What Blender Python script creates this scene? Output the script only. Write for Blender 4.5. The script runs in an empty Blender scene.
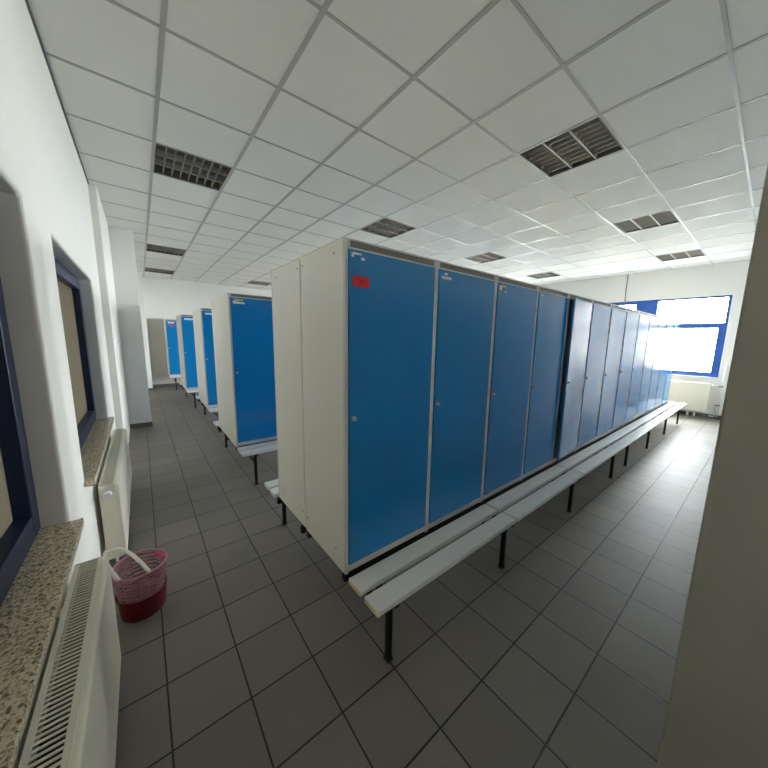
import bpy, bmesh, math, random
from mathutils import Matrix, Vector
random.seed(7)
sc = bpy.context.scene
COL = sc.collection

# ------------------------------------------------------------------ materials
def mat(name, color, rough=0.5, metal=0.0, spec=0.5, bump=0.0, bscale=60.0, var=0.0, vscale=4.0, coat=0.0):
    m = bpy.data.materials.new(name); m.use_nodes = True
    nt = m.node_tree; b = nt.nodes['Principled BSDF']
    b.inputs['Base Color'].default_value = (*color, 1)
    b.inputs['Roughness'].default_value = rough
    b.inputs['Metallic'].default_value = metal
    b.inputs['Specular IOR Level'].default_value = spec
    b.inputs['Coat Weight'].default_value = coat
    tc = nt.nodes.new('ShaderNodeTexCoord')
    if var:
        n = nt.nodes.new('ShaderNodeTexNoise'); n.inputs['Scale'].default_value = vscale; n.inputs['Detail'].default_value = 5
        nt.links.new(tc.outputs['Object'], n.inputs['Vector'])
        mx = nt.nodes.new('ShaderNodeMix'); mx.data_type = 'RGBA'
        mx.inputs['A'].default_value = (*[max(0, c*(1-var)) for c in color], 1)
        mx.inputs['B'].default_value = (*[min(1, c*(1+var)) for c in color], 1)
        nt.links.new(n.outputs['Fac'], mx.inputs['Factor'])
        nt.links.new(mx.outputs['Result'], b.inputs['Base Color'])
    if bump:
        n2 = nt.nodes.new('ShaderNodeTexNoise'); n2.inputs['Scale'].default_value = bscale; n2.inputs['Detail'].default_value = 3
        nt.links.new(tc.outputs['Object'], n2.inputs['Vector'])
        bp = nt.nodes.new('ShaderNodeBump'); bp.inputs['Strength'].default_value = bump; bp.inputs['Distance'].default_value = 0.01
        nt.links.new(n2.outputs['Fac'], bp.inputs['Height']); nt.links.new(bp.outputs['Normal'], b.inputs['Normal'])
    return m

def srgb(r, g, b):
    f = lambda c: (c/255/12.92) if c/255 <= 0.04045 else ((c/255+0.055)/1.055)**2.4
    return (f(r), f(g), f(b))

WHITE_WALL = srgb(237, 236, 231)
M = {}
M['wall'] = mat('white_plaster', WHITE_WALL, 0.8, spec=0.3, bump=0.12, bscale=90, var=0.02)
M['locker_body'] = mat('cream_grey_paint', srgb(240, 237, 226), 0.42, spec=0.4, var=0.015, vscale=2)
M['locker_frame'] = mat('grey_paint', srgb(216, 216, 213), 0.4, spec=0.45)
M['locker_inside'] = mat('dark_interior', srgb(60, 62, 64), 0.6)
M['door_blue'] = mat('blue_door_paint', srgb(18, 124, 188), 0.16, spec=0.5, bump=0.02, bscale=3.0)
M['vent'] = None
M['jamb'] = mat('olive_grey_wall_paint', srgb(160, 157, 144), 0.6, spec=0.3, var=0.02)
M['slat'] = mat('grey_white_laminate', srgb(232, 230, 222), 0.34, spec=0.5, var=0.03, vscale=7)
M['slat_end'] = mat('bare_chipboard_edge', srgb(206, 190, 146), 0.7, var=0.15, vscale=60)
M['black_steel'] = mat('black_painted_steel', srgb(22, 22, 23), 0.55, spec=0.3)
M['chrome'] = mat('nickel_lock', srgb(205, 207, 208), 0.3, metal=0.55)
M['dark_plastic'] = mat('dark_plastic', srgb(25, 27, 30), 0.5)
M['red_sticker'] = mat('red_sticker_paper', srgb(214, 24, 34), 0.6)
M['white_sticker'] = mat('white_sticker_paper', srgb(225, 232, 236), 0.6)
M['yellow_sticker'] = mat('yellow_sticker_paper', srgb(196, 184, 74), 0.6)
M['ink'] = mat('dark_red_ink', srgb(110, 12, 18), 0.7)
M['radiator'] = mat('cream_radiator_enamel', srgb(232, 228, 212), 0.35, spec=0.5)
M['rad_shade'] = mat('radiator_inside_shade', srgb(40, 37, 31), 0.8)  # shade inside the radiator put into a dark colour
M['window_blue'] = mat('dark_blue_window_frame', srgb(11, 31, 70), 0.4, spec=0.35)
M['end_window_blue'] = mat('bright_blue_window_frame', srgb(20, 68, 142), 0.35, spec=0.5)
M['valve'] = mat('white_plastic', srgb(232, 232, 230), 0.3)
M['pipe'] = mat('white_pipe_paint', srgb(226, 226, 220), 0.4)
M['tbar'] = mat('ceiling_grid_steel', srgb(172, 170, 164), 0.36, metal=0.0, spec=0.55)
M['tile'] = mat('mineral_ceiling_tile', srgb(231, 229, 222), 0.85, spec=0.2, bump=0.15, bscale=220, var=0.025, vscale=1.1)
M['louvre'] = mat('satin_aluminium_louvre', srgb(172, 166, 154), 0.45, metal=0.25)
M['lamp_tray'] = mat('lamp_tray_enamel', srgb(104, 98, 88), 0.6)
M['tube'] = mat('fluorescent_tube_off', srgb(150, 147, 140), 0.4)
M['skirting'] = mat('dark_grey_skirting_tile', srgb(96, 95, 92), 0.4, var=0.06, vscale=3)
M['bucket_red'] = mat('dark_red_plastic', srgb(104, 8, 18), 0.35)
M['basket_pink'] = mat('pale_pink_plastic', srgb(158, 112, 120), 0.4)
M['basket_magenta'] = mat('magenta_plastic', srgb(206, 40, 110), 0.35)
M['handle_white'] = mat('off_white_plastic', srgb(226, 220, 212), 0.35)
M['cable'] = mat('grey_cable', srgb(120, 120, 118), 0.5)
M['ground'] = mat('pale_concrete_yard', srgb(170, 172, 170), 0.9)

# perforated dark vent strip
def vent_mat():
    m = mat('perforated_vent', srgb(92, 90, 84), 0.55); nt = m.node_tree; b = nt.nodes['Principled BSDF']
    tc = nt.nodes.new('ShaderNodeTexCoord'); v = nt.nodes.new('ShaderNodeTexVoronoi'); v.inputs['Scale'].default_value = 110
    v.inputs['Randomness'].default_value = 0.15
    nt.links.new(tc.outputs['Object'], v.inputs['Vector'])
    r = nt.nodes.new('ShaderNodeValToRGB'); r.color_ramp.elements[0].position = 0.30; r.color_ramp.elements[1].position = 0.42
    r.color_ramp.elements[0].color = (*srgb(40, 38, 34), 1); r.color_ramp.elements[1].color = (*srgb(122, 119, 112), 1)
    nt.links.new(v.outputs['Distance'], r.inputs['Fac']); nt.links.new(r.outputs['Color'], b.inputs['Base Color'])
    return m
M['vent'] = vent_mat()

# wall with a grey oil-paint dado up to about two metres
def dado_mat(name='white_plaster_over_grey_dado', col=(206, 205, 199)):
    m = mat(name, WHITE_WALL, 0.6, spec=0.35, bump=0.08, bscale=90); nt = m.node_tree; b = nt.nodes['Principled BSDF']
    g = nt.nodes.new('ShaderNodeNewGeometry'); s = nt.nodes.new('ShaderNodeSeparateXYZ')
    nt.links.new(g.outputs['Position'], s.inputs[0])
    c = nt.nodes.new('ShaderNodeMath'); c.operation = 'GREATER_THAN'; c.inputs[1].default_value = 2.13
    nt.links.new(s.outputs['Z'], c.inputs[0])
    mx = nt.nodes.new('ShaderNodeMix'); mx.data_type = 'RGBA'
    mx.inputs['A'].default_value = (*srgb(*col), 1); mx.inputs['B'].default_value = (*WHITE_WALL, 1)
    nt.links.new(c.outputs[0], mx.inputs['Factor']); nt.links.new(mx.outputs['Result'], b.inputs['Base Color'])
    return m
M['dado'] = dado_mat()
M['dado_pale'] = dado_mat('white_plaster_over_pale_grey_dado', (224, 225, 224))

def floor_mat():
    m = mat('dark_grey_floor_tiles', (0.1, 0.1, 0.1), 0.4, spec=0.36); nt = m.node_tree; b = nt.nodes['Principled BSDF']
    L = nt.links.new; N = nt.nodes.new
    tc = N('ShaderNodeTexCoord'); mp = N('ShaderNodeMapping'); mp.inputs['Scale'].default_value = (1/0.30, 1/0.3016, 1)
    L(tc.outputs['Object'], mp.inputs['Vector'])
    s = N('ShaderNodeSeparateXYZ'); L(mp.outputs['Vector'], s.inputs[0])
    def edge(o):
        f = N('ShaderNodeMath'); f.operation = 'FRACT'; L(o, f.inputs[0])
        a = N('ShaderNodeMath'); a.operation = 'SUBTRACT'; a.inputs[1].default_value = 0.5; L(f.outputs[0], a.inputs[0])
        q = N('ShaderNodeMath'); q.operation = 'ABSOLUTE'; L(a.outputs[0], q.inputs[0]); return q.outputs[0]
    mxm = N('ShaderNodeMath'); mxm.operation = 'MAXIMUM'; L(edge(s.outputs['X']), mxm.inputs[0]); L(edge(s.outputs['Y']), mxm.inputs[1])
    rg = N('ShaderNodeMapRange'); rg.inputs['From Min'].default_value = 0.4855; rg.inputs['From Max'].default_value = 0.4900
    L(mxm.outputs[0], rg.inputs['Value'])                      # 1 in the grout
    fx = N('ShaderNodeVectorMath'); fx.operation = 'FLOOR'; L(mp.outputs['Vector'], fx.inputs[0])
    wn = N('ShaderNodeTexWhiteNoise'); wn.noise_dimensions = '2D'; L(fx.outputs[0], wn.inputs['Vector'])
    no = N('ShaderNodeTexNoise'); no.inputs['Scale'].default_value = 5; no.inputs['Detail'].default_value = 6; L(tc.outputs['Object'], no.inputs['Vector'])
    ad = N('ShaderNodeMath'); ad.operation = 'ADD'; L(wn.outputs['Value'], ad.inputs[0]); L(no.outputs['Fac'], ad.inputs[1])
    cr = N('ShaderNodeMapRange'); cr.inputs['From Max'].default_value = 2.0; L(ad.outputs[0], cr.inputs['Value'])
    c1 = N('ShaderNodeMix'); c1.data_type = 'RGBA'; c1.inputs['A'].default_value = (*srgb(106, 101, 93), 1); c1.inputs['B'].default_value = (*srgb(126, 120, 111), 1)
    L(cr.outputs['Result'], c1.inputs['Factor'])
    c2 = N('ShaderNodeMix'); c2.data_type = 'RGBA'; c2.inputs['B'].default_value = (*srgb(34, 32, 29), 1)
    L(c1.outputs['Result'], c2.inputs['A']); L(rg.outputs['Result'], c2.inputs['Factor']); L(c2.outputs['Result'], b.inputs['Base Color'])
    rr = N('ShaderNodeMapRange'); rr.inputs['To Min'].default_value = 0.44; rr.inputs['To Max'].default_value = 0.58; L(no.outputs['Fac'], rr.inputs['Value'])
    L(rr.outputs['Result'], b.inputs['Roughness'])
    inv = N('ShaderNodeMath'); inv.operation = 'SUBTRACT'; inv.inputs[0].default_value = 1.0; L(rg.outputs['Result'], inv.inputs[1])
    bp = N('ShaderNodeBump'); bp.inputs['Strength'].default_value = 0.5; bp.inputs['Distance'].default_value = 0.002
    L(inv.outputs[0], bp.inputs['Height']); L(bp.outputs['Normal'], b.inputs['Normal'])
    return m
M['floor'] = floor_mat()

def granite_mat():
    m = mat('speckled_granite', (0.4, 0.38, 0.33), 0.3); nt = m.node_tree; b = nt.nodes['Principled BSDF']; L = nt.links.new; N = nt.nodes.new
    tc = N('ShaderNodeTexCoord')
    v = N('ShaderNodeTexVoronoi'); v.inputs['Scale'].default_value = 150; L(tc.outputs['Object'], v.inputs['Vector'])
    n = N('ShaderNodeTexNoise'); n.inputs['Scale'].default_value = 95; n.inputs['Detail'].default_value = 4; L(tc.outputs['Object'], n.inputs['Vector'])
    sp = N('ShaderNodeSeparateXYZ'); L(v.outputs['Color'], sp.inputs[0])
    ad = N('ShaderNodeMath'); ad.operation = 'ADD'; L(sp.outputs['X'], ad.inputs[0]); L(n.outputs['Fac'], ad.inputs[1])
    r = N('ShaderNodeValToRGB'); e = r.color_ramp.elements
    e[0].position = 0.32; e[0].color = (*srgb(98, 90, 72), 1); e[1].position = 0.8; e[1].color = (*srgb(238, 228, 202), 1)
    k = e.new(0.5); k.color = (*srgb(192, 180, 150), 1)
    hm = N('ShaderNodeMath'); hm.operation = 'MULTIPLY'; hm.inputs[1].default_value = 0.6; L(ad.outputs[0], hm.inputs[0])
    L(hm.outputs[0], r.inputs['Fac']); L(r.outputs['Color'], b.inputs['Base Color'])
    return m
M['granite'] = granite_mat()

def frosted_mat(name='frosted_window_glass', FROST=(0.068, 0.064, 0.053)):
    m = bpy.data.materials.new(name); m.use_nodes = True; nt = m.node_tree; nt.nodes.clear(); N = nt.nodes.new; L = nt.links.new
    o = N('ShaderNodeOutputMaterial'); t = N('ShaderNodeBsdfTranslucent'); t.inputs['Color'].default_value = (*FROST, 1)
    g = N('ShaderNodeBsdfGlossy'); g.inputs['Roughness'].default_value = 0.25
    x = N('ShaderNodeMixShader'); x.inputs[0].default_value = 0.06
    L(t.outputs[0], x.inputs[1]); L(g.outputs[0], x.inputs[2]); L(x.outputs[0], o.inputs['Surface']); return m
FROST = (0.068, 0.064, 0.053)
M['frosted'] = frosted_mat(); M['frosted_bright'] = frosted_mat('fill_window_frosted_glass', (0.21, 0.205, 0.195))  # the brighter pane belongs to the added window behind the camera
def clear_mat():
    m = bpy.data.materials.new('clear_window_glass'); m.use_nodes = True; nt = m.node_tree; nt.nodes.clear(); N = nt.nodes.new; L = nt.links.new
    o = N('ShaderNodeOutputMaterial'); t = N('ShaderNodeBsdfTransparent'); t.inputs['Color'].default_value = (0.95, 0.97, 0.97, 1)
    g = N('ShaderNodeBsdfGlossy'); g.inputs['Roughness'].default_value = 0.02
    x = N('ShaderNodeMixShader'); x.inputs[0].default_value = 0.05
    L(t.outputs[0], x.inputs[1]); L(g.outputs[0], x.inputs[2]); L(x.outputs[0], o.inputs['Surface']); return m
M['clear'] = clear_mat()

# ------------------------------------------------------------------ mesh helpers
class MB:
    def __init__(s): s.bm = bmesh.new()
    def box(s, x0, x1, y0, y1, z0, z1):
        m = Matrix.Translation(((x0+x1)/2, (y0+y1)/2, (z0+z1)/2)) @ Matrix.Diagonal((abs(x1-x0), abs(y1-y0), abs(z1-z0), 1))
        bmesh.ops.create_cube(s.bm, size=1, matrix=m); return s
    def cyl(s, a, b, r, n=16, r2=None):
        a = Vector(a); b = Vector(b); d = b-a
        m = Matrix.Translation((a+b)/2) @ d.to_track_quat('Z', 'Y').to_matrix().to_4x4()
        bmesh.ops.create_cone(s.bm, cap_ends=True, segments=n, radius1=r, radius2=r if r2 is None else r2, depth=d.length, matrix=m); return s
    def tube(s, pts, r, n=10, closed=False):
        pts = [Vector(p) for p in pts]; k = len(pts); rings = []
        up = Vector((0, 0, 1))
        for i, p in enumerate(pts):
            if closed: t = pts[(i+1) % k]-pts[i-1]
            else: t = pts[min(i+1, k-1)]-pts[max(i-1, 0)]
            t.normalize(); u = t.cross(up)
            if u.length < 1e-3: u = t.cross(Vector((1, 0, 0)))
            u.normalize(); w = u.cross(t)
            rings.append([s.bm.verts.new(p + r*(math.cos(a)*u + math.sin(a)*w)) for a in [2*math.pi*q/n for q in range(n)]])
        for i in range(k if closed else k-1):
            A = rings[i]; B = rings[(i+1) % k]
            for q in range(n): s.bm.faces.new((A[q], A[(q+1) % n], B[(q+1) % n], B[q]))
        if not closed:
            s.bm.faces.new(rings[0][::-1]); s.bm.faces.new(rings[-1])
        return s
    def lathe(s, prof, n=48, center=(0, 0, 0), cap=True):
        rings = []
        for r, z in prof:
            rings.append([s.bm.verts.new((center[0]+r*math.cos(2*math.pi*q/n), center[1]+r*math.sin(2*math.pi*q/n), center[2]+z)) for q in range(n)])
        for A, B in zip(rings, rings[1:]):
            for q in range(n): s.bm.faces.new((A[q], A[(q+1) % n], B[(q+1) % n], B[q]))
        if cap: s.bm.faces.new(rings[0][::-1])
        return s
    def quad(s, pts): s.bm.faces.new([s.bm.verts.new(p) for p in pts]); return s
    def build(s, name, material, parent=None, bevel=0.0, smooth=False, seg=2):
        bmesh.ops.recalc_face_normals(s.bm, faces=s.bm.faces)
        me = bpy.data.meshes.new(name); s.bm.to_mesh(me); s.bm.free()
        me.materials.append(material)
        o = bpy.data.objects.new(name, me); COL.objects.link(o)
        if parent: o.parent = parent
        if smooth:
            for p in me.polygons: p.use_smooth = True
        if bevel:
            b = o.modifiers.new('bevel', 'BEVEL'); b.width = bevel; b.segments = seg; b.limit_method = 'ANGLE'; b.angle_limit = math.radians(40)
        return o

def tag(o, label=None, cat=None, group=None, kind=None):
    if label: o['label'] = label
    if cat: o['category'] = cat
    if group: o['group'] = group
    if kind: o['kind'] = kind
    return o
def thing(name, label, cat, loc=(0, 0, 0), rotz=0, group=None, kind=None):
    o = bpy.data.objects.new(name, None); o.empty_display_size = 0.1; COL.objects.link(o)
    o.location = loc; o.rotation_euler = (0, 0, rotz); return tag(o, label, cat, group, kind)
def copy_tree(o, parent=None):
    c = o.copy(); COL.objects.link(c)
    if parent: c.parent = parent
    for ch in list(o.children): copy_tree(ch, c)
    return c
def boolean_box(mb_solid, cutters, name, material, bevel, label, cat):
    o = mb_solid.build(name, material)
    tmp = []
    for c in cutters:
        k = MB().box(*c).build('cutter', material); tmp.append(k)
        md = o.modifiers.new('cut', 'BOOLEAN'); md.operation = 'DIFFERENCE'; md.object = k; md.solver = 'EXACT'
    dg = bpy.context.evaluated_depsgraph_get()
    me = bpy.data.meshes.new_from_object(o.evaluated_get(dg))
    o.modifiers.clear(); o.data = me
    for k in tmp: bpy.data.objects.remove(k, do_unlink=True)
    if bevel:
        b = o.modifiers.new('bevel', 'BEVEL'); b.width = bevel; b.segments = 3; b.limit_method = 'ANGLE'; b.angle_limit = math.radians(40)
        for p in me.polygons: p.use_smooth = False
    return tag(o, label, cat, kind='structure')

# ------------------------------------------------------------------ room numbers (metres)
XL, XE, YF, YB, ZC = -0.30, 9.90, 10.30, -3.20, 3.34
HEAD, SILL = 2.155, 0.765
GX, GY, GP = -0.392, 1.4264, 0.657     # ceiling grid origin and pitch

# floor
tag(MB().box(XL-0.4, XE+0.4, YB-0.2, YF+0.2, -0.12, 0).build('floor', M['floor']), 'dark grey square tiled floor', 'floor', kind='structure')

# walls
boolean_box(MB().box(XL-0.30, XL, YB-0.2, YF+0.2, 0, ZC+0.3),
            [(XL-0.5, XL+0.2, -1.35, 0.37, SILL-0.03, HEAD+0.03), (XL-0.5, XL+0.2, 0.89, 2.65, SILL-0.03, HEAD), (XL-0.5, XL+0.2, 6.3, 8.3, SILL-0.03, HEAD)],
            'wall_left', M['wall'], 0.018, 'white plastered wall with the two blue windows', 'wall')
EW = (-0.91, 1.9, 0.905, 2.67)
boolean_box(MB().box(XE, XE+0.30, YB-0.2, YF+0.2, 0, ZC+0.3), [(XE-0.2, XE+0.5, EW[0], EW[1], EW[2], EW[3])] +
            [(XE-0.2, XE+0.5, y, y+1.5, EW[2], EW[3]) for y in (2.9, 5.4, 7.9)],
            'wall_end', M['wall'], 0.006, 'white end wall with the bright blue-framed window', 'wall')
tag(MB().box(XL-0.3, XE+0.3, YF, YF+0.2, 0, ZC+0.3).build('wall_far', M['dado']), 'far wall, white above a grey painted dado', 'wall', kind='structure')
boolean_box(MB().box(XL-0.3, XE+0.3, YB-0.2, YB, 0, ZC+0.3), [(0.0, 1.1, YB-0.4, YB+0.2, 0.9, 2.75)], 'wall_back', M['wall'], 0.006, 'white wall behind the camera', 'wall')
tag(MB().box(XL-0.02, -0.228, 3.52, 5.24, 0, ZC).build('wall_pilaster', M['wall'], bevel=0.012), 'shallow white wall projection before the square pier', 'wall', kind='structure')
tag(MB().box(XL-0.02, 0.078, 5.22, 5.75, 0, ZC).build('wall_pier', M['dado_pale'], bevel=0.008), 'square pier with grey lower paint beside the left aisle', 'pier', kind='structure')
tag(MB().box(XL-0.02, 0.215, 9.62, YF, 0, ZC).build('wall_corner', M['wall'], bevel=0.008), 'white pier in the far left corner', 'pier', kind='structure')
tag(MB().box(1.33, XE+0.1, YB-0.1, -1.518, 0, ZC+0.05).build('wall_right', M['wall']), 'white wall along the right aisle', 'wall', kind='structure')
tag(MB().box(1.20, 1.33, YB-0.1, -1.518, 0, ZC+0.05).build('wall_partition', M['jamb'], bevel=0.006), 'grey painted wall corner at the right edge', 'wall', kind='structure')
# skirtings
tag(MB().box(0.215, XE, YF-0.012, YF, 0, 0.09).build('baseboard_far', M['skirting'], bevel=0.003), 'dark grey tile skirting of the far wall', 'baseboard', kind='structure')
b = MB(); b.box(-0.228, 0.088, 5.208, 5.22, 0, 0.08); b.box(0.078, 0.088, 5.22, 5.76, 0, 0.08)
tag(b.build('baseboard_pier', M['skirting'], bevel=0.003), 'dark grey tile skirting round the square pier', 'baseboard', kind='structure')
b = MB(); b.box(-0.30, 0.227, 9.608, 9.62, 0, 0.08); b.box(0.215, 0.227, 9.62, YF-0.012, 0, 0.08)
tag(b.build('baseboard_corner', M['skirting'], bevel=0.003), 'dark grey tile skirting of the far corner pier', 'baseboard', kind='structure')
tag(MB().box(XE-0.012, XE, YB, YF-0.012, 0, 0.08).build('baseboard_end', M['skirting'], bevel=0.003), 'dark grey tile skirting under the end window', 'baseboard', kind='structure')

# ceiling: tiles, T-bar grid, recessed lamps
LAMPS = {(1, 1): 'louvred ceiling light nearest the left window wall', (1, 7): 'louvred ceiling light beyond the square pier, nearer of two there',
         (1, 11): 'farthest louvred ceiling light along the left aisle', (5, -3): 'large near louvred ceiling light above the right aisle',
         (5, 1): 'louvred ceiling light just above the red-stickered locker corner', (5, 11): 'small distant louvred ceiling light above the second locker row',
         (9, 1): 'louvred ceiling light above the second and third doors of the long row', (13, 1): 'small louvred ceiling light above the far half of the long row',
         (9, -3): 'middle louvred ceiling light of the right aisle', (13, -3): 'louvred ceiling light nearest the bright end window'}
NI, NJ = range(-1, 17), range(-9, 15)
b = MB()
for i in NI:
    for j in NJ:
        if (i, j) in LAMPS: continue
        x, y = GX+i*GP, GY+j*GP
        b.quad([(x, y, ZC), (x, y+GP, ZC), (x+GP, y+GP, ZC), (x+GP, y, ZC)])
ceil = tag(b.build('ceiling', M['tile']), 'suspended ceiling of white square tiles', 'ceiling', kind='structure')
b = MB()
x0, x1, y0, y1 = GX-GP, GX+17*GP, GY-9*GP, GY+15*GP
for i in range(-1, 18):
    w = 0.014
    b.box(GX+i*GP-w, GX+i*GP+w, y0, y1, ZC-0.004, ZC+0.03)
for j in range(-9, 16): b.box(x0, x1, GY+j*GP-0.010, GY+j*GP+0.010, ZC-0.0035, ZC+0.025)
b.build('ceiling_grid', M['tbar'], ceil)
tag(MB().box(XL-0.6, XE+0.6, YB-0.4, YF+0.4, ZC+0.3, ZC+0.4).build('ceiling_slab', M['ground'], ceil), None)

def make_lamp():
    t = thing('ceiling_light', '', 'ceiling light', group='louvred ceiling lights')
    g = GP-0.03; h = g/2
    b = MB(); b.box(-h, h, -h, h, 0.085, 0.095)
    b.box(-h, -h+0.006, -h, h, -0.002, 0.085); b.box(h-0.006, h, -h, h, -0.002, 0.085)
    b.box(-h+0.006, h-0.006, -h, -h+0.006, -0.002, 0.085); b.box(-h+0.006, h-0.006, h-0.006, h, -0.002, 0.085)
    b.build('housing', M['lamp_tray'], t)
    b = MB(); q = h-0.007
    for k in (-1, 1): b.box(-q, q, k*g/6-0.006, k*g/6+0.006, 0.0, 0.05)
    for k in range(1, 8):
        x = -q+2*q*k/8
        b.box(x-0.0025, x+0.0025, -q, q, 0.004, 0.045)
    b.build('louvre', M['louvre'], t)
    for k in (-1, 0, 1):
        MB().cyl((-q+0.01, k*g/3, 0.068), (q-0.01, k*g/3, 0.068), 0.011, 12).build('fluorescent_tube', M['tube'], t, smooth=True)
    return t
proto = None
for (i, j), lab in LAMPS.items():
    o = proto = make_lamp() if proto is None else proto
    if o.get('label'): o = copy_tree(proto)
    o.location = (GX+(i+.5)*GP, GY+(j+.5)*GP, ZC); o['label'] = lab; o['category'] = 'ceiling light'

tag(MB().box(XL, XL+0.012, YB, 3.52, ZC-0.012, ZC-0.004).build('trim_1', M['skirting']), 'thin dark strip for the shadow line between left wall and ceiling', 'trim', kind='structure')  # dark strip stands in for the shadow gap along the ceiling edge
# ------------------------------------------------------------------ windows
def left_window(n, y0, y1, label):
    t = thing('window_%d' % n, label, 'window', (XL-0.09, y0, SILL), kind='structure')
    W = y1-y0; H = HEAD-SILL+(0.03 if n == 1 else 0); f = M['window_blue']
    b = MB(); xo, xi = -0.07, 0.0
    b.box(xo, xi, 0, 0.075, 0, H); b.box(xo, xi, W-0.075, W, 0, H); b.box(xo, xi, 0.075, W-0.075, 0, 0.06); b.box(xo, xi, 0.075, W-0.075, H-0.055, H)
    b.build('window_frame', f, t, bevel=0.004)
    b = MB(); a = 0.068; s = 0.145
    b.box(xo+0.01, xi+0.012, a, s, 0.05, H-0.048); b.box(xo+0.01, xi+0.012, W-s, W-a, 0.05, H-0.048)
    b.box(xo+0.01, xi+0.012, s, W-s, 0.05, 0.125); b.box(xo+0.01, xi+0.012, s, W-s, H-0.115, H-0.048)
    b.build('sash', f, t, bevel=0.005)
    MB().box(xo+0.02, xo+0.03, s-0.01, W-s+0.01, 0.115, H-0.105).build('pane', M['frosted'], t)
    b = MB(); b.box(-0.02, 0.138 if n == 1 else 0.092, 0.002, W-0.002, -0.032, 0.0); e = 0.0 if n == 1 else 0.045; n == 1 or b.box(0.092, 0.138, -e, W+e, -0.032, 0.0)
    b.build('windowsill', M['granite'], t, bevel=0.003)
    return t
left_window(1, -1.35, 0.37, 'blue framed frosted window at the left edge over the near radiator')
left_window(2, 0.89, 2.65, 'blue framed frosted window between the wall corner and the far radiator')
# unseen window added beyond the pier to light the far corner
left_window(4, 6.3, 8.3, 'unseen blue framed frosted window added beyond the square pier for light')

bw = thing('window_8', 'unseen blue framed frosted window added behind the camera for more light', 'window', (0.0, YB, 0.9), kind='structure')  # unseen window, added to brighten the near fronts and bench tops
b = MB(); b.box(0, 0.07, -0.12, -0.05, 0, 1.85); b.box(1.03, 1.1, -0.12, -0.05, 0, 1.85); b.box(0.07, 1.03, -0.12, -0.05, 0, 0.07); b.box(0.07, 1.03, -0.12, -0.05, 1.78, 1.85)
b.build('window_frame', M['window_blue'], bw)
MB().box(0.07, 1.03, -0.09, -0.08, 0.07, 1.78).build('pane', M['frosted_bright'], bw)
def end_window():
    y0, y1, z0, z1 = EW; f = M['end_window_blue']
    t = thing('window_3', 'large bright window with blue frame in the end wall', 'window', (XE, y0, z0), kind='structure')
    W = y1-y0; H = z1-z0; xa, xb = 0.03, 0.10
    tz = 2.05-z0
    b = MB(); b.box(xa, xb, 0, 0.05, 0, H); b.box(xa, xb, W-0.05, W, 0, H); b.box(xa, xb, 0.05, W-0.05, 0, 0.05); b.box(xa, xb, 0.05, W-0.05, H-0.04, H)
    b.box(xa, xb, 0.05, W-0.05, tz-0.045, tz+0.045)
    b.box(xa, xb, 1.61, W-0.05, H-0.085, H-0.04)
    b.build('window_frame', f, t, bevel=0.004)
    MB().box(xa-0.01, xb, 1.19, 1.61, 0.05, H-0.04).build('mullion_panel', f, t, bevel=0.004)
    for (ya, yb) in ((0.05, 1.19), (1.61, W-0.05)):
        b = MB(); s = 0.05
        b.box(xa+0.01, xb-0.01, ya, ya+s+0.03, 0.05, tz-0.045); b.box(xa+0.01, xb-0.01, yb-s, yb, 0.05, tz-0.045)
        b.box(xa+0.01, xb-0.01, ya+s+0.03, yb-s, 0.05, 0.05+s); b.box(xa+0.01, xb-0.01, ya+s+0.03, yb-s, tz-0.045-0.03, tz-0.045)
        b.build('sash', f, t, bevel=0.004)
        MB().box(xa+0.03, xa+0.036, ya, yb, 0.05, H-0.04).build('pane', M['clear'], t)
    MB().box(-0.04, 0.03, -0.02, W+0.02, -0.03, 0.0).build('windowsill', M['pipe'], t, bevel=0.004)
end_window()
for k, y in enumerate((2.9, 5.4, 7.9)):  # unseen windows, added to bring daylight into the rear aisles
    t = thing('window_%d' % (5+k), 'unseen blue framed end window added to light a rear aisle', 'window', (XE, y, EW[2]), kind='structure')
    H = EW[3]-EW[2]; b = MB(); xa, xb = 0.03, 0.10
    b.box(xa, xb, 0, 0.07, 0, H); b.box(xa, xb, 1.43, 1.5, 0, H); b.box(xa, xb, 0.07, 1.43, 0, 0.07); b.box(xa, xb, 0.07, 1.43, H-0.07, H)
    b.build('window_frame', M['end_window_blue'], t)
    MB().box(xa+0.03, xa+0.036, 0.07, 1.43, 0.07, H-0.07).build('pane', M['clear'], t)

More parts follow.
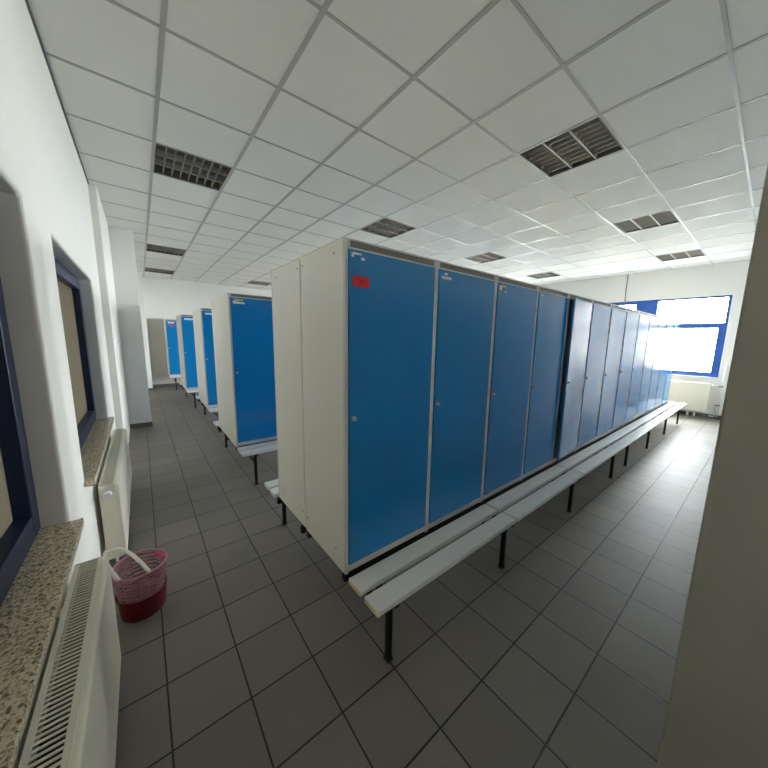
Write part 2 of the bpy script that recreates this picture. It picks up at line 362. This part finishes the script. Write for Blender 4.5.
# ------------------------------------------------------------------ radiators
def radiator(label, L, loc, H=0.55, D=0.092, valve=True, rotz=0, grille=True):
    """local: length +Y from 0..L, room side +X (x 0..D), height z 0..H"""
    t = thing('radiator', label, 'radiator', loc, rotz)
    e = M['radiator']
    MB().box(D-0.014, D+0.018, 0.002, L-0.002, 0, H-0.010).build('front_panel', e, t, bevel=0.013, seg=4)
    MB().box(0.002, 0.014, 0.006, L-0.006, 0, H-0.004).build('back_panel', e, t, bevel=0.004)
    b = MB()
    y = 0.03
    while y < L-0.02:
        b.box(0.02, D-0.02, y, y+0.003, 0.02, H-0.045); y += 0.033
    b.box(0.015, D-0.015, 0.013, L-0.013, H-0.052, H-0.046)  # dark sheet stands in for the shade below the grille slots
    b.build('convector_fins', M['rad_shade'], t)
    for (a, c) in ((0, 0.012), (L-0.012, L)): MB().box(0, D, a, c, 0, H).build('end_panel', e, t, bevel=0.004)
    b = MB()
    b.box(0, 0.016, 0.012, L-0.012, H-0.012, H); b.box(D-0.016, D, 0.012, L-0.012, H-0.012, H)
    n = int((L-0.024)/0.0165)
    for k in range(n+1):
        y = 0.012+(L-0.024)*k/n
        b.box(0.016, D-0.016, max(0.012, y-0.0034), min(L-0.012, y+0.0034), H-0.0045, H-0.001)
    b.build('top_grille', e, t)
    for k in (0.2, L-0.25):
        MB().box(-0.024, 0.0, k, k+0.05, 0.08, H-0.05).build('wall_bracket', e, t)
    if loc[0] < 0:
        for y in (0.05, 0.10): MB().cyl((D/2, y, -loc[2]), (D/2, y, 0.01), 0.009, 12).build('connection_pipe', M['pipe'], t)
    if valve:
        v = MB().cyl((D*0.5, -0.055, H-0.055), (D*0.5, -0.012, H-0.055), 0.022, 20, 0.024).build('thermostat_valve', M['valve'], t, bevel=0.004)
        MB().cyl((D*0.5, -0.012, H-0.055), (D*0.5, 0.004, H-0.055), 0.014, 16).build('valve_collar', M['chrome'], v)
    return t
r1 = radiator('cream panel radiator with slotted top grille under the near window', 1.55, (-0.274, -1.35, 0.085), valve=False)
r2 = radiator('cream panel radiator with round valve under the second window', 1.62, (-0.274, 1.13, 0.06))
r3 = radiator('cream panel radiator with pipes under the bright end window', 1.55, (XE-0.06, -0.83, 0.13), H=0.655, D=0.10, rotz=0, valve=False)
# the end radiator faces the other way: turn it
r3.location = (XE-0.055, 0.72, 0.13); r3.rotation_euler = (0, 0, math.pi)
# its valve, feet and pipes (local frame: turned by 180 deg)
L3 = 1.55
v = MB().cyl((0.05, L3, 0.60), (0.05, L3+0.05, 0.60), 0.022, 16).build('thermostat_valve', M['valve'], r3, bevel=0.004)
for k in (0.35, L3-0.2, L3-0.31): MB().box(0.02, 0.055, k, k+0.035, -0.13, 0.02).build('foot', M['pipe'], r3, bevel=0.004)
pp = thing('heating_pipe', 'white heating pipes beside the end radiator', 'pipe', (XE-0.04, -0.90, 0.0))
MB().tube([(-0.02, 0.05, 0.73), (-0.02, 0.0, 0.73), (-0.02, -0.05, 0.72), (-0.02, -0.06, 0.66), (-0.02, -0.06, 0.08), (-0.02, -0.05, 0.05), (-0.02, 0.03, 0.05)], 0.011).build('supply_pipe', M['pipe'], pp, smooth=True)
MB().tube([(-0.02, -0.10, 0.0), (-0.02, -0.10, 1.28)], 0.012).build('riser', M['pipe'], pp, smooth=True)
for z in (0.30, 0.72): MB().box(-0.035, 0.04, -0.115, -0.045, z-0.012, z+0.012).build('pipe_clip', M['cable'], pp)

# cable on the end wall
tag(MB().tube([(XE-0.012, 0.94, ZC), (XE-0.012, 0.945, 3.0), (XE-0.012, 0.94, 2.68)], 0.011).build('wall_cable', M['cable'], smooth=True),
    'thin grey cable running down the end wall from ceiling to window', 'cable')

# ------------------------------------------------------------------ lockers
PW, LD, LH, LZ = 0.612, 0.505, 1.695, 0.391
def make_door(parent, x0, x1, lock=True):
    """door plate with hinge on its right edge; origin on the hinge line"""
    w = x1-x0; z0, z1 = 0.052, LH-0.046
    d = MB().box(-w, 0, -0.006, 0.014, 0, z1-z0).build('door', M['door_blue'], parent, bevel=0.003)
    d.location = (x1, 0, z0)
    lz = 1.24-LZ-z0
    k = MB().cyl((-w+0.025, -0.006, lz), (-w+0.025, -0.010, lz), 0.013, 20).cyl((-w+0.025, -0.010, lz), (-w+0.025, -0.022, lz), 0.009, 16).build('lock', M['chrome'], d, smooth=False)
    MB().box(-w+0.0215, -w+0.0285, -0.0232, -0.022, lz-0.0015, lz+0.0015).build('keyhole', M['dark_plastic'], d)
    return d
def make_locker(nd, screws=True):
    """front at y=0 facing -Y, depth to +Y, x 0..nd*PW"""
    W = nd*PW-0.004; t = thing('locker', 'x', 'locker')
    b = MB(); th = 0.008
    b.box(0, th, 0.02, LD-0.011, 0, LH); b.box(W-th, W, 0.02, LD-0.011, 0, LH)
    b.box(th, W-th, LD-0.014, LD-0.011, 0, LH); b.box(th, W-th, 0.03, LD-0.014, 0, 0.008); b.box(th, W-th, 0.02, LD-0.014, LH-0.01, LH)
    for k in range(1, nd): b.box(k*PW-0.004, k*PW+0.004, 0.02, LD-0.014, 0.01, LH-0.01)
    b.build('body', M['locker_body'], t)
    b = MB(); p = 0.017
    b.box(0, p, 0, 0.02, 0, LH); b.box(W-p, W, 0, 0.02, 0, LH)
    for k in range(1, nd): b.box(k*PW-0.016, k*PW+0.016, 0, 0.02, 0, LH)
    for k in range(nd):
        xa = p if k == 0 else k*PW+0.016; xb = W-p if k == nd-1 else (k+1)*PW-0.016
        b.box(xa, xb, 0, 0.02, 0.010, 0.049); b.box(xa, xb, 0, 0.02, LH-0.008, LH); b.box(xa, xb, 0, 0.02, LH-0.046, LH-0.037)
        b.box(xa, xa+0.012, 0.002, 0.02, LH-0.037, LH-0.008); b.box(xb-0.004, xb, 0.002, 0.02, LH-0.037, LH-0.008)
    b.build('front_frame', M['locker_frame'], t, bevel=0.0015)
    doors = []
    for k in range(nd):
        xa = p if k == 0 else k*PW+0.016; xb = W-p if k == nd-1 else (k+1)*PW-0.016
        MB().box(xa+0.012, xb-0.004, 0.005, 0.012, LH-0.037, LH-0.008).build('vent_strip', M['vent'], t)
        doors.append(make_door(t, xa+0.003, xb-0.002))
    if screws:
        for (y, z) in ((0.10, 0.10), (0.46, 0.10), (0.10, LH-0.05), (0.46, LH-0.05)):
            MB().cyl((-0.0015, y, z), (0.001, y, z), 0.0045, 12).build('screw', M['dark_plastic'], t)
    return t, doors
X0, Y0 = 0.785, -0.325
def place(t, loc, lab, rotz=0, group=None):
    t.location = loc; t.rotation_euler = (0, 0, rotz); t['label'] = lab
    if group: t['group'] = group
    return t
def door_of(t, k):
    ds = sorted([c for c in t.children if c.name.startswith('door')], key=lambda c: c.location.x); return ds[k]
def sticker(door, x, z, w, h, m, y=-0.0075):
    """x from the left edge of the door, z down from its top edge"""
    Wd = PW-0.045 if False else max(v.co.x for v in door.data.vertices)-min(v.co.x for v in door.data.vertices)
    Hd = LH-0.098
    return MB().box(-Wd+x, -Wd+x+w, y, -0.006, Hd-z-h, Hd-z).build('sticker', m, door)

proto2, _ = make_locker(2); proto1, _ = make_locker(1)
G1 = 'lockers of the long front row'
plain = copy_tree(proto2)          # kept aside as the source of the copies below
units = []
place(proto2, (X0, Y0, LZ), 'blue two-door steel locker at the near corner with a red sticker', group=G1); units.append(proto2)
labs = [None, 'blue two-door locker right after the red-stickered corner locker', 'blue two-door locker with its left door standing ajar',
        None, 'two-door blue locker directly after the single-door one', 'two-door blue locker second from the window end of the long row', 'two-door blue locker at the window end of the long row']
x = X0; k_at = {0: 0, 1: 2, 2: 4, 3: 6, 4: 7, 5: 9, 6: 11}
for u in range(1, 7):
    if u == 3:
        place(proto1, (X0+6*PW, Y0, LZ), 'single-door blue locker in the middle of the long row', group=G1); units.append(proto1); continue
    c = copy_tree(plain); place(c, (X0+k_at[u]*PW, Y0, LZ), labs[u], group=G1); units.append(c)
# slightly different hang of every door, one ajar
random.seed(3)
for u, t in enumerate(units):
    nd = 1 if u == 3 else 2
    for k in range(nd):
        door_of(t, k).rotation_euler.z = math.radians(random.uniform(0.0, 0.15))
door_of(units[2], 0).rotation_euler.z = math.radians(4.6)
# rear rows
ROWY = [0.18, 2.54, 4.85, 7.12]
ROWX = [X0, X0+0.005, X0+0.065, X0-0.02]; LASTX, LASTY = 0.645, 9.62
names = ['long front row', 'second row', 'third row', 'fourth row']
G2 = 'lockers at the aisle ends of the rear rows'
rear = []
for r, cy in enumerate(ROWY):
    if r:
        c = copy_tree(plain); place(c, (ROWX[r], cy-LD, LZ), {1: 'blue-doored locker with yellow and white stickers at the end of the second row', 2: 'blue-doored locker at the end of the third row from the front', 3: 'blue-doored locker at the end of the fourth row from the front'}[r], group=G2); rear.append(c)
    c = copy_tree(plain)
    place(c, (ROWX[r]+2*PW, cy+LD, LZ), 'cream sided locker standing back to back behind the end of the %s' % names[r], math.pi, group='rear-facing lockers at the aisle ends')
    # its side panel facing the aisle is the far local side: add the screws there
    for s in [q for q in c.children if q.name.startswith('screw')]:
        s.location.x = 2*PW-0.0035
c = copy_tree(plain); place(c, (LASTX, LASTY, LZ), 'blue-doored locker of the last row against the far wall', group=G2); rear.append(c)
for k in range(1, 6):  # unseen back units, built so light doesn't leak under the benches
    c = copy_tree(plain); place(c, (X0+2*PW*(k+1), ROWY[0]+LD, LZ), 'unseen two-door locker standing back to back behind the long front row', math.pi, group='rear-facing lockers behind the long row')
for o in [plain]+[q for q in plain.children_recursive]: bpy.data.objects.remove(o, do_unlink=True)

# stickers
D = door_of(units[0], 0)
s = sticker(D, 0.018, 0.116, 0.092, 0.048, M['red_sticker'])
Wd = PW-0.004-0.020-0.003-0
def mark(door, parent_m, x, z, w, h, m, name='printed_mark'):
    o = sticker(door, x, z, w, h, m, y=-0.0082); o.name = name; return o
for (a, w, h, dz) in ((0.036, 0.016, 0.005, 0.139), (0.058, 0.005, 0.018, 0.131), (0.065, 0.011, 0.005, 0.131), (0.065, 0.011, 0.005, 0.144), (0.079, 0.004, 0.018, 0.131), (0.085, 0.010, 0.005, 0.138)):
    o = MB(); Wx = max(v.co.x for v in D.data.vertices)-min(v.co.x for v in D.data.vertices); Hd = LH-0.098
    o.box(-Wx+a, -Wx+a+w, -0.0082, -0.0074, Hd-dz-h, Hd-dz).build('printed_mark', M['ink'], D)
sticker(D, 0.018, 0.012, 0.048, 0.010, M['white_sticker']); sticker(D, 0.012, 0.020, 0.011, 0.014, M['white_sticker']); sticker(D, 0.064, 0.030, 0.020, 0.013, M['white_sticker'])
D = door_of(units[0], 1)
sticker(D, 0.040, 0.016, 0.030, 0.013, M['white_sticker']); sticker(D, 0.018, 0.036, 0.085, 0.016, M['white_sticker'])
D = door_of(units[1], 0)
sticker(D, 0.045, 0.012, 0.060, 0.020, M['yellow_sticker']); sticker(D, 0.015, 0.020, 0.028, 0.030, M['white_sticker']); sticker(D, 0.085, 0.052, 0.022, 0.012, M['white_sticker'])
D = door_of(units[1], 1)
sticker(D, 0.030, 0.020, 0.030, 0.010, M['white_sticker'])
D = door_of(rear[0], 0)
sticker(D, 0.030, 0.012, 0.090, 0.022, M['yellow_sticker']); sticker(D, 0.020, 0.036, 0.060, 0.026, M['white_sticker']); sticker(D, 0.080, 0.046, 0.060, 0.016, M['white_sticker'])
D = door_of(rear[1], 0); sticker(D, 0.04, 0.03, 0.26, 0.03, M['white_sticker'])
D = door_of(rear[2], 0); sticker(D, 0.05, 0.03, 0.20, 0.04, M['white_sticker']); sticker(D, 0.22, 0.02, 0.12, 0.03, M['white_sticker'])
D = door_of(rear[3], 0); sticker(D, 0.05, 0.02, 0.16, 0.05, M['white_sticker']); sticker(D, 0.08, 0.09, 0.13, 0.06, M['basket_magenta'])

# ------------------------------------------------------------------ benches
BZ = 0.402
def make_bench(L, legs, ends=True, rear=False):
    """local: x 0..L along the bench, y measured from the locker front plane (y=0), seat toward -Y"""
    t = thing('bench', 'x', 'bench')
    for ya, yb in ((-0.146, -0.038), (-0.292, -0.182)):
        sl = MB().box(0, L, ya, yb, BZ-0.030, BZ).build('slat', M['slat'], t, bevel=0.003)
        if ends: MB().box(-0.0015, 0.0, ya+0.004, yb-0.004, BZ-0.027, BZ-0.005).build('slat_end', M['slat_end'], sl)
    for x in legs:
        MB().box(x-0.014, x+0.014, -0.236, -0.208, 0.012, BZ-0.055).build('leg', M['black_steel'], t, bevel=0.003)
        if rear: MB().box(x-0.014, x+0.014, LD-0.075, LD-0.047, 0.012, BZ-0.055).build('leg', M['black_steel'], t, bevel=0.003)
        MB().box(x-0.014, x+0.014, -0.285, LD-0.03, BZ-0.055, BZ-0.030).build('cross_rail', M['black_steel'], t, bevel=0.002)
        MB().box(x-0.010, x+0.010, -0.208, LD-0.075, 0.245, 0.270).build('tie_bar', M['black_steel'], t, bevel=0.002)
        for y in ((-0.222, LD-0.061) if rear else (-0.222,)): MB().box(x-0.018, x+0.018, y-0.018, y+0.018, 0, 0.012).build('foot_cap', M['dark_plastic'], t)
    b = MB()
    for y in (0.003, LD-0.05): b.box(0.004, L-0.004, y, y+0.03, BZ-0.055, LZ)
    b.build('locker_rail', M['black_steel'], t)
    return t
GB = 'benches along the long front row'
ends_x = [X0-0.006, 2.012, 3.240, X0+6*PW, X0+7*PW, X0+9*PW, X0+11*PW, 8.83]
legs_w = [(0.904, 1.973), (3.175,), (4.399,), (4.991,), (6.12,), (7.34,), (8.55,)]
bl = ['white slatted bench with chipped ends under the red-stickered corner locker', 'white slatted bench section between the two visible seat joints',
      'white slatted bench section under the locker with the ajar door', 'short white slatted bench section under the single-door locker',
      'white slatted bench section just past the middle of the long row', 'white slatted bench section second from the end window', 'white slatted bench section ending by the end window radiator']
for i in range(7):
    gap = 0.016 if i < 2 else 0.0015
    L = ends_x[i+1]-ends_x[i]-gap
    t = make_bench(L, [w-ends_x[i] for w in legs_w[i]], ends=(i == 0))
    place(t, (ends_x[i], Y0, 0), bl[i], group=GB)
# benches of the rear rows
tb = make_bench(2*PW, [0.14, 2*PW-0.14], ends=False)
src = tb
for r, cy in enumerate(ROWY):
    if r:
        c = copy_tree(src); place(c, (ROWX[r]-0.006, cy-LD, 0), {1: 'white slatted bench in front of the second row aisle-end locker', 2: 'white slatted bench in front of the third row aisle-end locker', 3: 'white slatted bench in front of the fourth row aisle-end locker'}[r], group='benches at the aisle ends of the rear rows')
    c = copy_tree(src); place(c, (ROWX[r]+2*PW-0.02, cy+LD, 0), 'white bench slat end peeking out behind the end of the %s' % names[r], math.pi, group='rear-facing benches at the aisle ends')
place(tb, (LASTX-0.006, LASTY, 0), 'white slatted bench of the last row near the far wall', group='benches at the aisle ends of the rear rows')

for k in range(1, 6):  # unseen benches, built with the back units to stop the light leak
    c = copy_tree(src); place(c, (X0+2*PW*(k+1)-0.006, ROWY[0]+LD, 0), 'white slatted bench on the hidden side of the long row', math.pi, group='rear-facing benches behind the long row')
# ------------------------------------------------------------------ bucket and basket
BX, BY = -0.080, 0.588
bu = thing('bucket', 'dark red round bucket on the floor between the two radiators', 'bucket', (BX, BY, 0))
MB().lathe([(0.0005, 0.0), (0.104, 0.0), (0.109, 0.006), (0.1215, 0.128), (0.124, 0.130), (0.124, 0.136), (0.1195, 0.136), (0.107, 0.010), (0.0005, 0.008)], 56).build('bucket_body', M['bucket_red'], bu, smooth=True)
MB().tube([(0.1225*math.cos(a), 0.1225*math.sin(a), 0.135) for a in [2*math.pi*k/56 for k in range(56)]], 0.0025, 8, True).build('rim', M['bucket_red'], bu, smooth=True)
ba = thing('basket', 'pale pink slatted basket with white handle standing in the red bucket', 'basket', (BX, BY, 0.012))
b = MB()
b.lathe([(0.0005, 0.0), (0.098, 0.0), (0.101, 0.004), (0.108, 0.10), (0.105, 0.10), (0.098, 0.008), (0.0005, 0.005)], 56)
b.build('basket_base', M['basket_pink'], ba, smooth=True)
rad = lambda z: 0.1075+0.021*(z-0.10)/0.17
b = MB()
for z in (0.118, 0.142, 0.166, 0.190, 0.214, 0.238, 0.260):
    a0, a1 = rad(z-0.0055), rad(z+0.0055)
    b.lathe([(a0-0.002, z-0.0055), (a0+0.0015, z-0.0055), (a1+0.0015, z+0.0055), (a1-0.002, z+0.0055), (a0-0.002, z-0.0055)], 56, cap=False)
b.build('hoops', M['basket_pink'], ba)
b = MB()
for k in range(20):
    a = 2*math.pi*k/20; c, s_ = math.cos(a), math.sin(a)
    b.tube([(c*rad(0.09), s_*rad(0.09), 0.09), (c*rad(0.275), s_*rad(0.275), 0.275)], 0.003, 6)
b.build('ribs', M['basket_pink'], ba)
MB().tube([(0.130*math.cos(a), 0.130*math.sin(a), 0.278) for a in [2*math.pi*k/64 for k in range(64)]], 0.0075, 10, True).build('rim', M['basket_pink'], ba, smooth=True)
b = MB(); b.tube([(0.121*math.cos(a), 0.121*math.sin(a), 0.255) for a in [math.radians(q) for q in range(5, 51, 5)]], 0.010, 8)
b.build('handle_socket', M['basket_magenta'], ba, smooth=True)
# bail handle folded back across the opening
P1 = Vector((0.128*math.cos(math.radians(-68)), 0.128*math.sin(math.radians(-68)), 0.276)); P2 = Vector((0.128*math.cos(math.radians(-133)), 0.128*math.sin(math.radians(-133)), 0.276))
AP = Vector((-0.113, 0.055, 0.388)); mid = (P1+P2)/2; ax = AP-mid; hw = (P1-P2)/2
pts = []
for k in range(33):
    a = math.pi*k/32; cc, ss = math.cos(a), math.sin(a)
    pts.append(mid + hw*math.copysign(abs(cc)**0.6, cc) + ax*ss**0.8)
MB().tube(pts, 0.0095, 12).build('handle', M['handle_white'], ba, smooth=True)

# ------------------------------------------------------------------ outside ground
tag(MB().box(XL-25, XE+40, YB-25, YF+25, -0.62, -0.60).build('yard', M['ground']), 'pale yard outside the windows', 'ground', kind='structure')

# ------------------------------------------------------------------ light
w = bpy.data.worlds.new('daylight'); sc.world = w; w.use_nodes = True
bg = w.node_tree.nodes['Background']; bg.inputs['Color'].default_value = (0.975, 0.99, 1.0, 1); bg.inputs['Strength'].default_value = 45.0
def portal(name, loc, rot, sx, sy):
    l = bpy.data.lights.new(name, 'AREA'); l.shape = 'RECTANGLE'; l.size = sx; l.size_y = sy; l.cycles.is_portal = True
    o = bpy.data.objects.new(name, l); COL.objects.link(o); o.location = loc; o.rotation_euler = rot
H90 = math.pi/2
portal('portal_back', (0.55, YB-0.24, 1.825), (H90, 0, 0), 1.1, 1.85)
# area lights point along local -Z
portal('portal_end', (XE+0.34, (EW[0]+EW[1])/2, (EW[2]+EW[3])/2), (0, H90, 0), EW[3]-EW[2], EW[1]-EW[0])
for y in (2.9, 5.4, 7.9): portal('portal_rear', (XE+0.34, y+0.75, (EW[2]+EW[3])/2), (0, H90, 0), EW[3]-EW[2], 1.5)
for (a, c) in ((-1.35, 0.37), (0.89, 2.607), (6.3, 8.3)): portal('portal_left', (XL-0.34, (a+c)/2, (SILL+HEAD)/2), (0, -H90, 0), HEAD-SILL, c-a)

# ------------------------------------------------------------------ camera
cam = bpy.data.cameras.new('camera'); co = bpy.data.objects.new('camera', cam); COL.objects.link(co)
Rm = [[0.78449416835174, -0.6199170001398926, 0.01648674496885775], [-0.07878747063115485, -0.126003947933975, -0.9888961217320033], [0.6151109121887343, 0.7744842916693718, -0.14769105478577507]]
C = (0.026477138506834353, -1.5801836746430424, 1.6377181174802184)
m = Matrix.Identity(4)
for r in range(3):
    m[r][0] = Rm[0][r]; m[r][1] = -Rm[1][r]; m[r][2] = -Rm[2][r]; m[r][3] = C[r]
co.matrix_world = m
cam.sensor_width = 36; cam.sensor_fit = 'HORIZONTAL'; cam.lens = 305.80383/768*36; cam.clip_start = 0.02
sc.camera = co

sc.view_settings.view_transform = 'Standard'; sc.view_settings.look = 'None'; sc.view_settings.gamma = 1.0
sc.view_settings.use_curve_mapping = False; sc.view_settings.exposure = 0.40
sc.cycles.use_denoising = True; sc.cycles.max_bounces = 12; sc.cycles.diffuse_bounces = 8; sc.cycles.glossy_bounces = 4
sc.cycles.sample_clamp_indirect = 8.0
